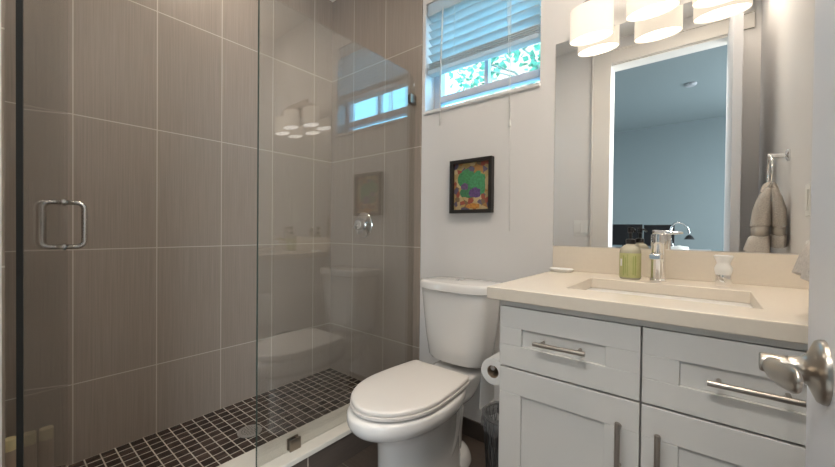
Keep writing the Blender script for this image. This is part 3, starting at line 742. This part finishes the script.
path = smooth_path([(hc[0]-.038, hc[1]+.004, hc[2]-.001), (hc[0]-.039, hc[1]-.018, hc[2]-.001), (hc[0]-.038, hc[1]-.042, hc[2]+.002), (hc[0]-.034, hc[1]-.066, hc[2]+.006), (hc[0]-.030, hc[1]-.088, hc[2]+.009)], 6)
fr = frames(path); nn = len(fr); rings = []
for i, (p, s, u) in enumerate(fr):
    t = i/(nn-1); hh = .0092+.0038*t; ww = .0092-.0045*t
    if t > .80: q = math.sqrt(max(.02, 1-((t-.80)/.20)**2)); hh *= q; ww *= max(.4, q)
    rings.append([p+s*ww*math.cos(2*PI*k/20)+u*hh*math.sin(2*PI*k/20) for k in range(20)])
loft(bm, rings); hfin('lever', bm, M['satin'], auto=50)

# ------------------------------------------------------------------ right wall: ring, towel, outlet
RY = .95
tr = thing('towel_ring', (XR, RY, 1.385), 'chrome towel ring on the right wall, seen in the mirror', 'towel ring')
bm = bmesh.new(); lathe(bm, [(.026, 0), (.026, -.006), (.020, -.010), (.009, -.014), (.009, -.052), (.012, -.054), (.012, -.066), (.001, -.067)], (XR, RY, 1.372), 28, 'X'); finish('mount', bm, M['chrome'], tr, auto=40)
bm = bmesh.new(); ring(bm, (XR-.058, RY, 1.305), .066, .0045, 'X'); finish('hoop', bm, M['chrome'], tr, smooth=True)
tw = thing('hand_towel', (XR-.06, RY, .95), 'taupe terry hand towel hanging folded through the towel ring', 'towel')
def lobe(bm, rows, n=36):
    rings = []; rnd = random.Random(11)
    for (xc, hx, hy_, z, ph) in rows:
        ringp = []
        for i in range(n):
            a = 2*PI*i/n; e = 2/3.2
            u = hx*math.copysign(abs(math.cos(a))**e, math.cos(a)); v = hy_*math.copysign(abs(math.sin(a))**e, math.sin(a))
            wv = .004*math.sin(v*70+ph)*min(1, hy_/.07)
            ringp.append((xc+u+wv, RY+v, z+.004*math.sin(v*40+ph)))
        rings.append(ringp)
    loft(bm, rings)
zt = 1.222
front = [(XR-.064, .009, .020, zt+.012, 0), (XR-.068, .014, .032, zt, 0), (XR-.075, .021, .045, zt-.03, .2), (XR-.081, .027, .059, zt-.08, .4), (XR-.084, .029, .062, zt-.13, .6), (XR-.085, .029, .063, zt-.150, .6), (XR-.085, .023, .060, zt-.154, .6)]
frontb = [(XR-.085, .0245, .061, zt-.150, .6), (XR-.086, .0250, .062, zt-.198, .7)]
frontc = [(XR-.086, .024, .060, zt-.194, .7), (XR-.087, .031, .075, zt-.198, .8), (XR-.091, .035, .092, zt-.225, .8), (XR-.095, .039, .106, zt-.258, .8), (XR-.095, .032, .102, zt-.262, .8)]
back = [(XR-.052, .009, .020, zt+.012, 1), (XR-.047, .013, .032, zt, 1), (XR-.040, .018, .045, zt-.03, 1.2), (XR-.031, .022, .058, zt-.08, 1.4), (XR-.029, .022, .060, zt-.150, 1.6), (XR-.029, .017, .057, zt-.154, 1.6)]
backb = [(XR-.029, .0185, .058, zt-.150, 1.6), (XR-.029, .0185, .059, zt-.190, 1.6)]
backc = [(XR-.029, .018, .057, zt-.186, 1.6), (XR-.029, .023, .060, zt-.190, 1.6), (XR-.029, .024, .062, zt-.237, 1.6), (XR-.029, .018, .057, zt-.240, 1.6)]
bm = bmesh.new(); lobe(bm, front); lobe(bm, frontc); lobe(bm, back); lobe(bm, backc)
tube(bm, smooth_path([(XR-.075, RY, zt-.005), (XR-.066, RY, zt+.020), (XR-.058, RY, zt+.026), (XR-.050, RY, zt+.020), (XR-.043, RY, zt-.005)]), .016, 12)
finish('towel_cloth', bm, M['towel'], tw, auto=55)
bm = bmesh.new(); lobe(bm, frontb); lobe(bm, backb); finish('towel_band', bm, M['towelb'], tw, smooth=True)
def plate(name, label, x0, x1, y0, y1, z0, z1, rock, cat):
    t = thing(name, ((x0+x1)/2, (y0+y1)/2, z0), label, cat)
    boxes('plate', [(x0, x1, y0, y1, z0, z1)], M['white_pl'], t, bevel=.002)
    for b_ in rock: boxes('rocker', [b_], M['white_pl'], t, bevel=.001)
plate('wall_outlet', 'white outlet plate on the right wall beside the towel', XR-.005, XR, 1.30, 1.37, 1.10, 1.21, [(XR-.008, XR-.005, 1.318, 1.352, 1.12, 1.19)], 'outlet')
plate('light_switch', 'white double light switch beside the bedroom doorway, seen in the mirror', -.905, -.765, -.2, -.194, 1.005, 1.14, [(-.882, -.850, -.194, -.186, 1.03, 1.115), (-.820, -.788, -.194, -.186, 1.03, 1.115)], 'light switch')

# ------------------------------------------------------------------ bedroom things seen in the mirror
dk = thing('desk', (-.6, -2.2, 0), 'pale desk in the bedroom, seen low in the mirror', 'desk')
boxes('desk_top', [(-1.15, .05, -2.5, -1.78, .80, .835)], M['desk'], dk, bevel=.003)
for x in (-1.12, .0):
    for y in (-2.47, -1.82): boxes('leg', [(x-.02, x+.02, y-.02, y+.02, 0, .80)], M['desk'], dk)
def monitor(x0, x1, ztop, label):
    t = thing('monitor', ((x0+x1)/2, -2.1, .835), label, 'monitor', 'monitors on the bedroom desk')
    boxes('screen', [(x0, x1, -2.03, -2.0, .875, ztop)], M['black'], t, bevel=.004)
    boxes('stand', [((x0+x1)/2-.03, (x0+x1)/2+.03, -2.08, -2.03, .84, 1.0), ((x0+x1)/2-.1, (x0+x1)/2+.1, -2.16, -2.01, .835, .845)], M['black'], t, bevel=.002)
monitor(-.985, -.605, Z+.098, 'black monitor on the bedroom desk, next to the door casing in the mirror')
monitor(-.590, -.285, Z+.092, 'black monitor on the bedroom desk, beside the chrome lamp in the mirror')
lp = thing('desk_lamp', (-.235, -1.90, .835), 'chrome gooseneck desk lamp with black head on the bedroom desk', 'lamp')
bm = bmesh.new(); lathe(bm, [(.085, 0), (.09, .02), (.085, .045), (.02, .055), (.012, .06)], (-.235, -1.90, .835), 30); finish('base', bm, M['white_pl'], lp, auto=40)
bm = bmesh.new(); tube(bm, smooth_path([(-.29, -1.90, .87), (-.32, -1.90, 1.0), (-.30, -1.90, 1.12), (-.24, -1.90, 1.155), (-.17, -1.90, 1.11), (-.145, -1.90, 1.03)]), .011, 10); finish('gooseneck', bm, M['chrome'], lp, smooth=True)
bm = bmesh.new(); lathe(bm, [(.012, .03), (.03, .015), (.05, -.02), (.047, -.02), (.001, .0)], (-.145, -1.90, .985), 24); finish('lamp_head', bm, M['black'], lp, auto=40)
sm = thing('smoke_detector', (-.15, -1.68, CEIL), 'small round detector on the bedroom ceiling, seen in the mirror', 'smoke detector')
bm = bmesh.new(); lathe(bm, [(.055, 0), (.055, -.012), (.04, -.026), (.001, -.028)], (-.15, -1.68, CEIL), 28); finish('cover', bm, mat('detector_grey', (.28, .30, .32), .5), sm, auto=40)
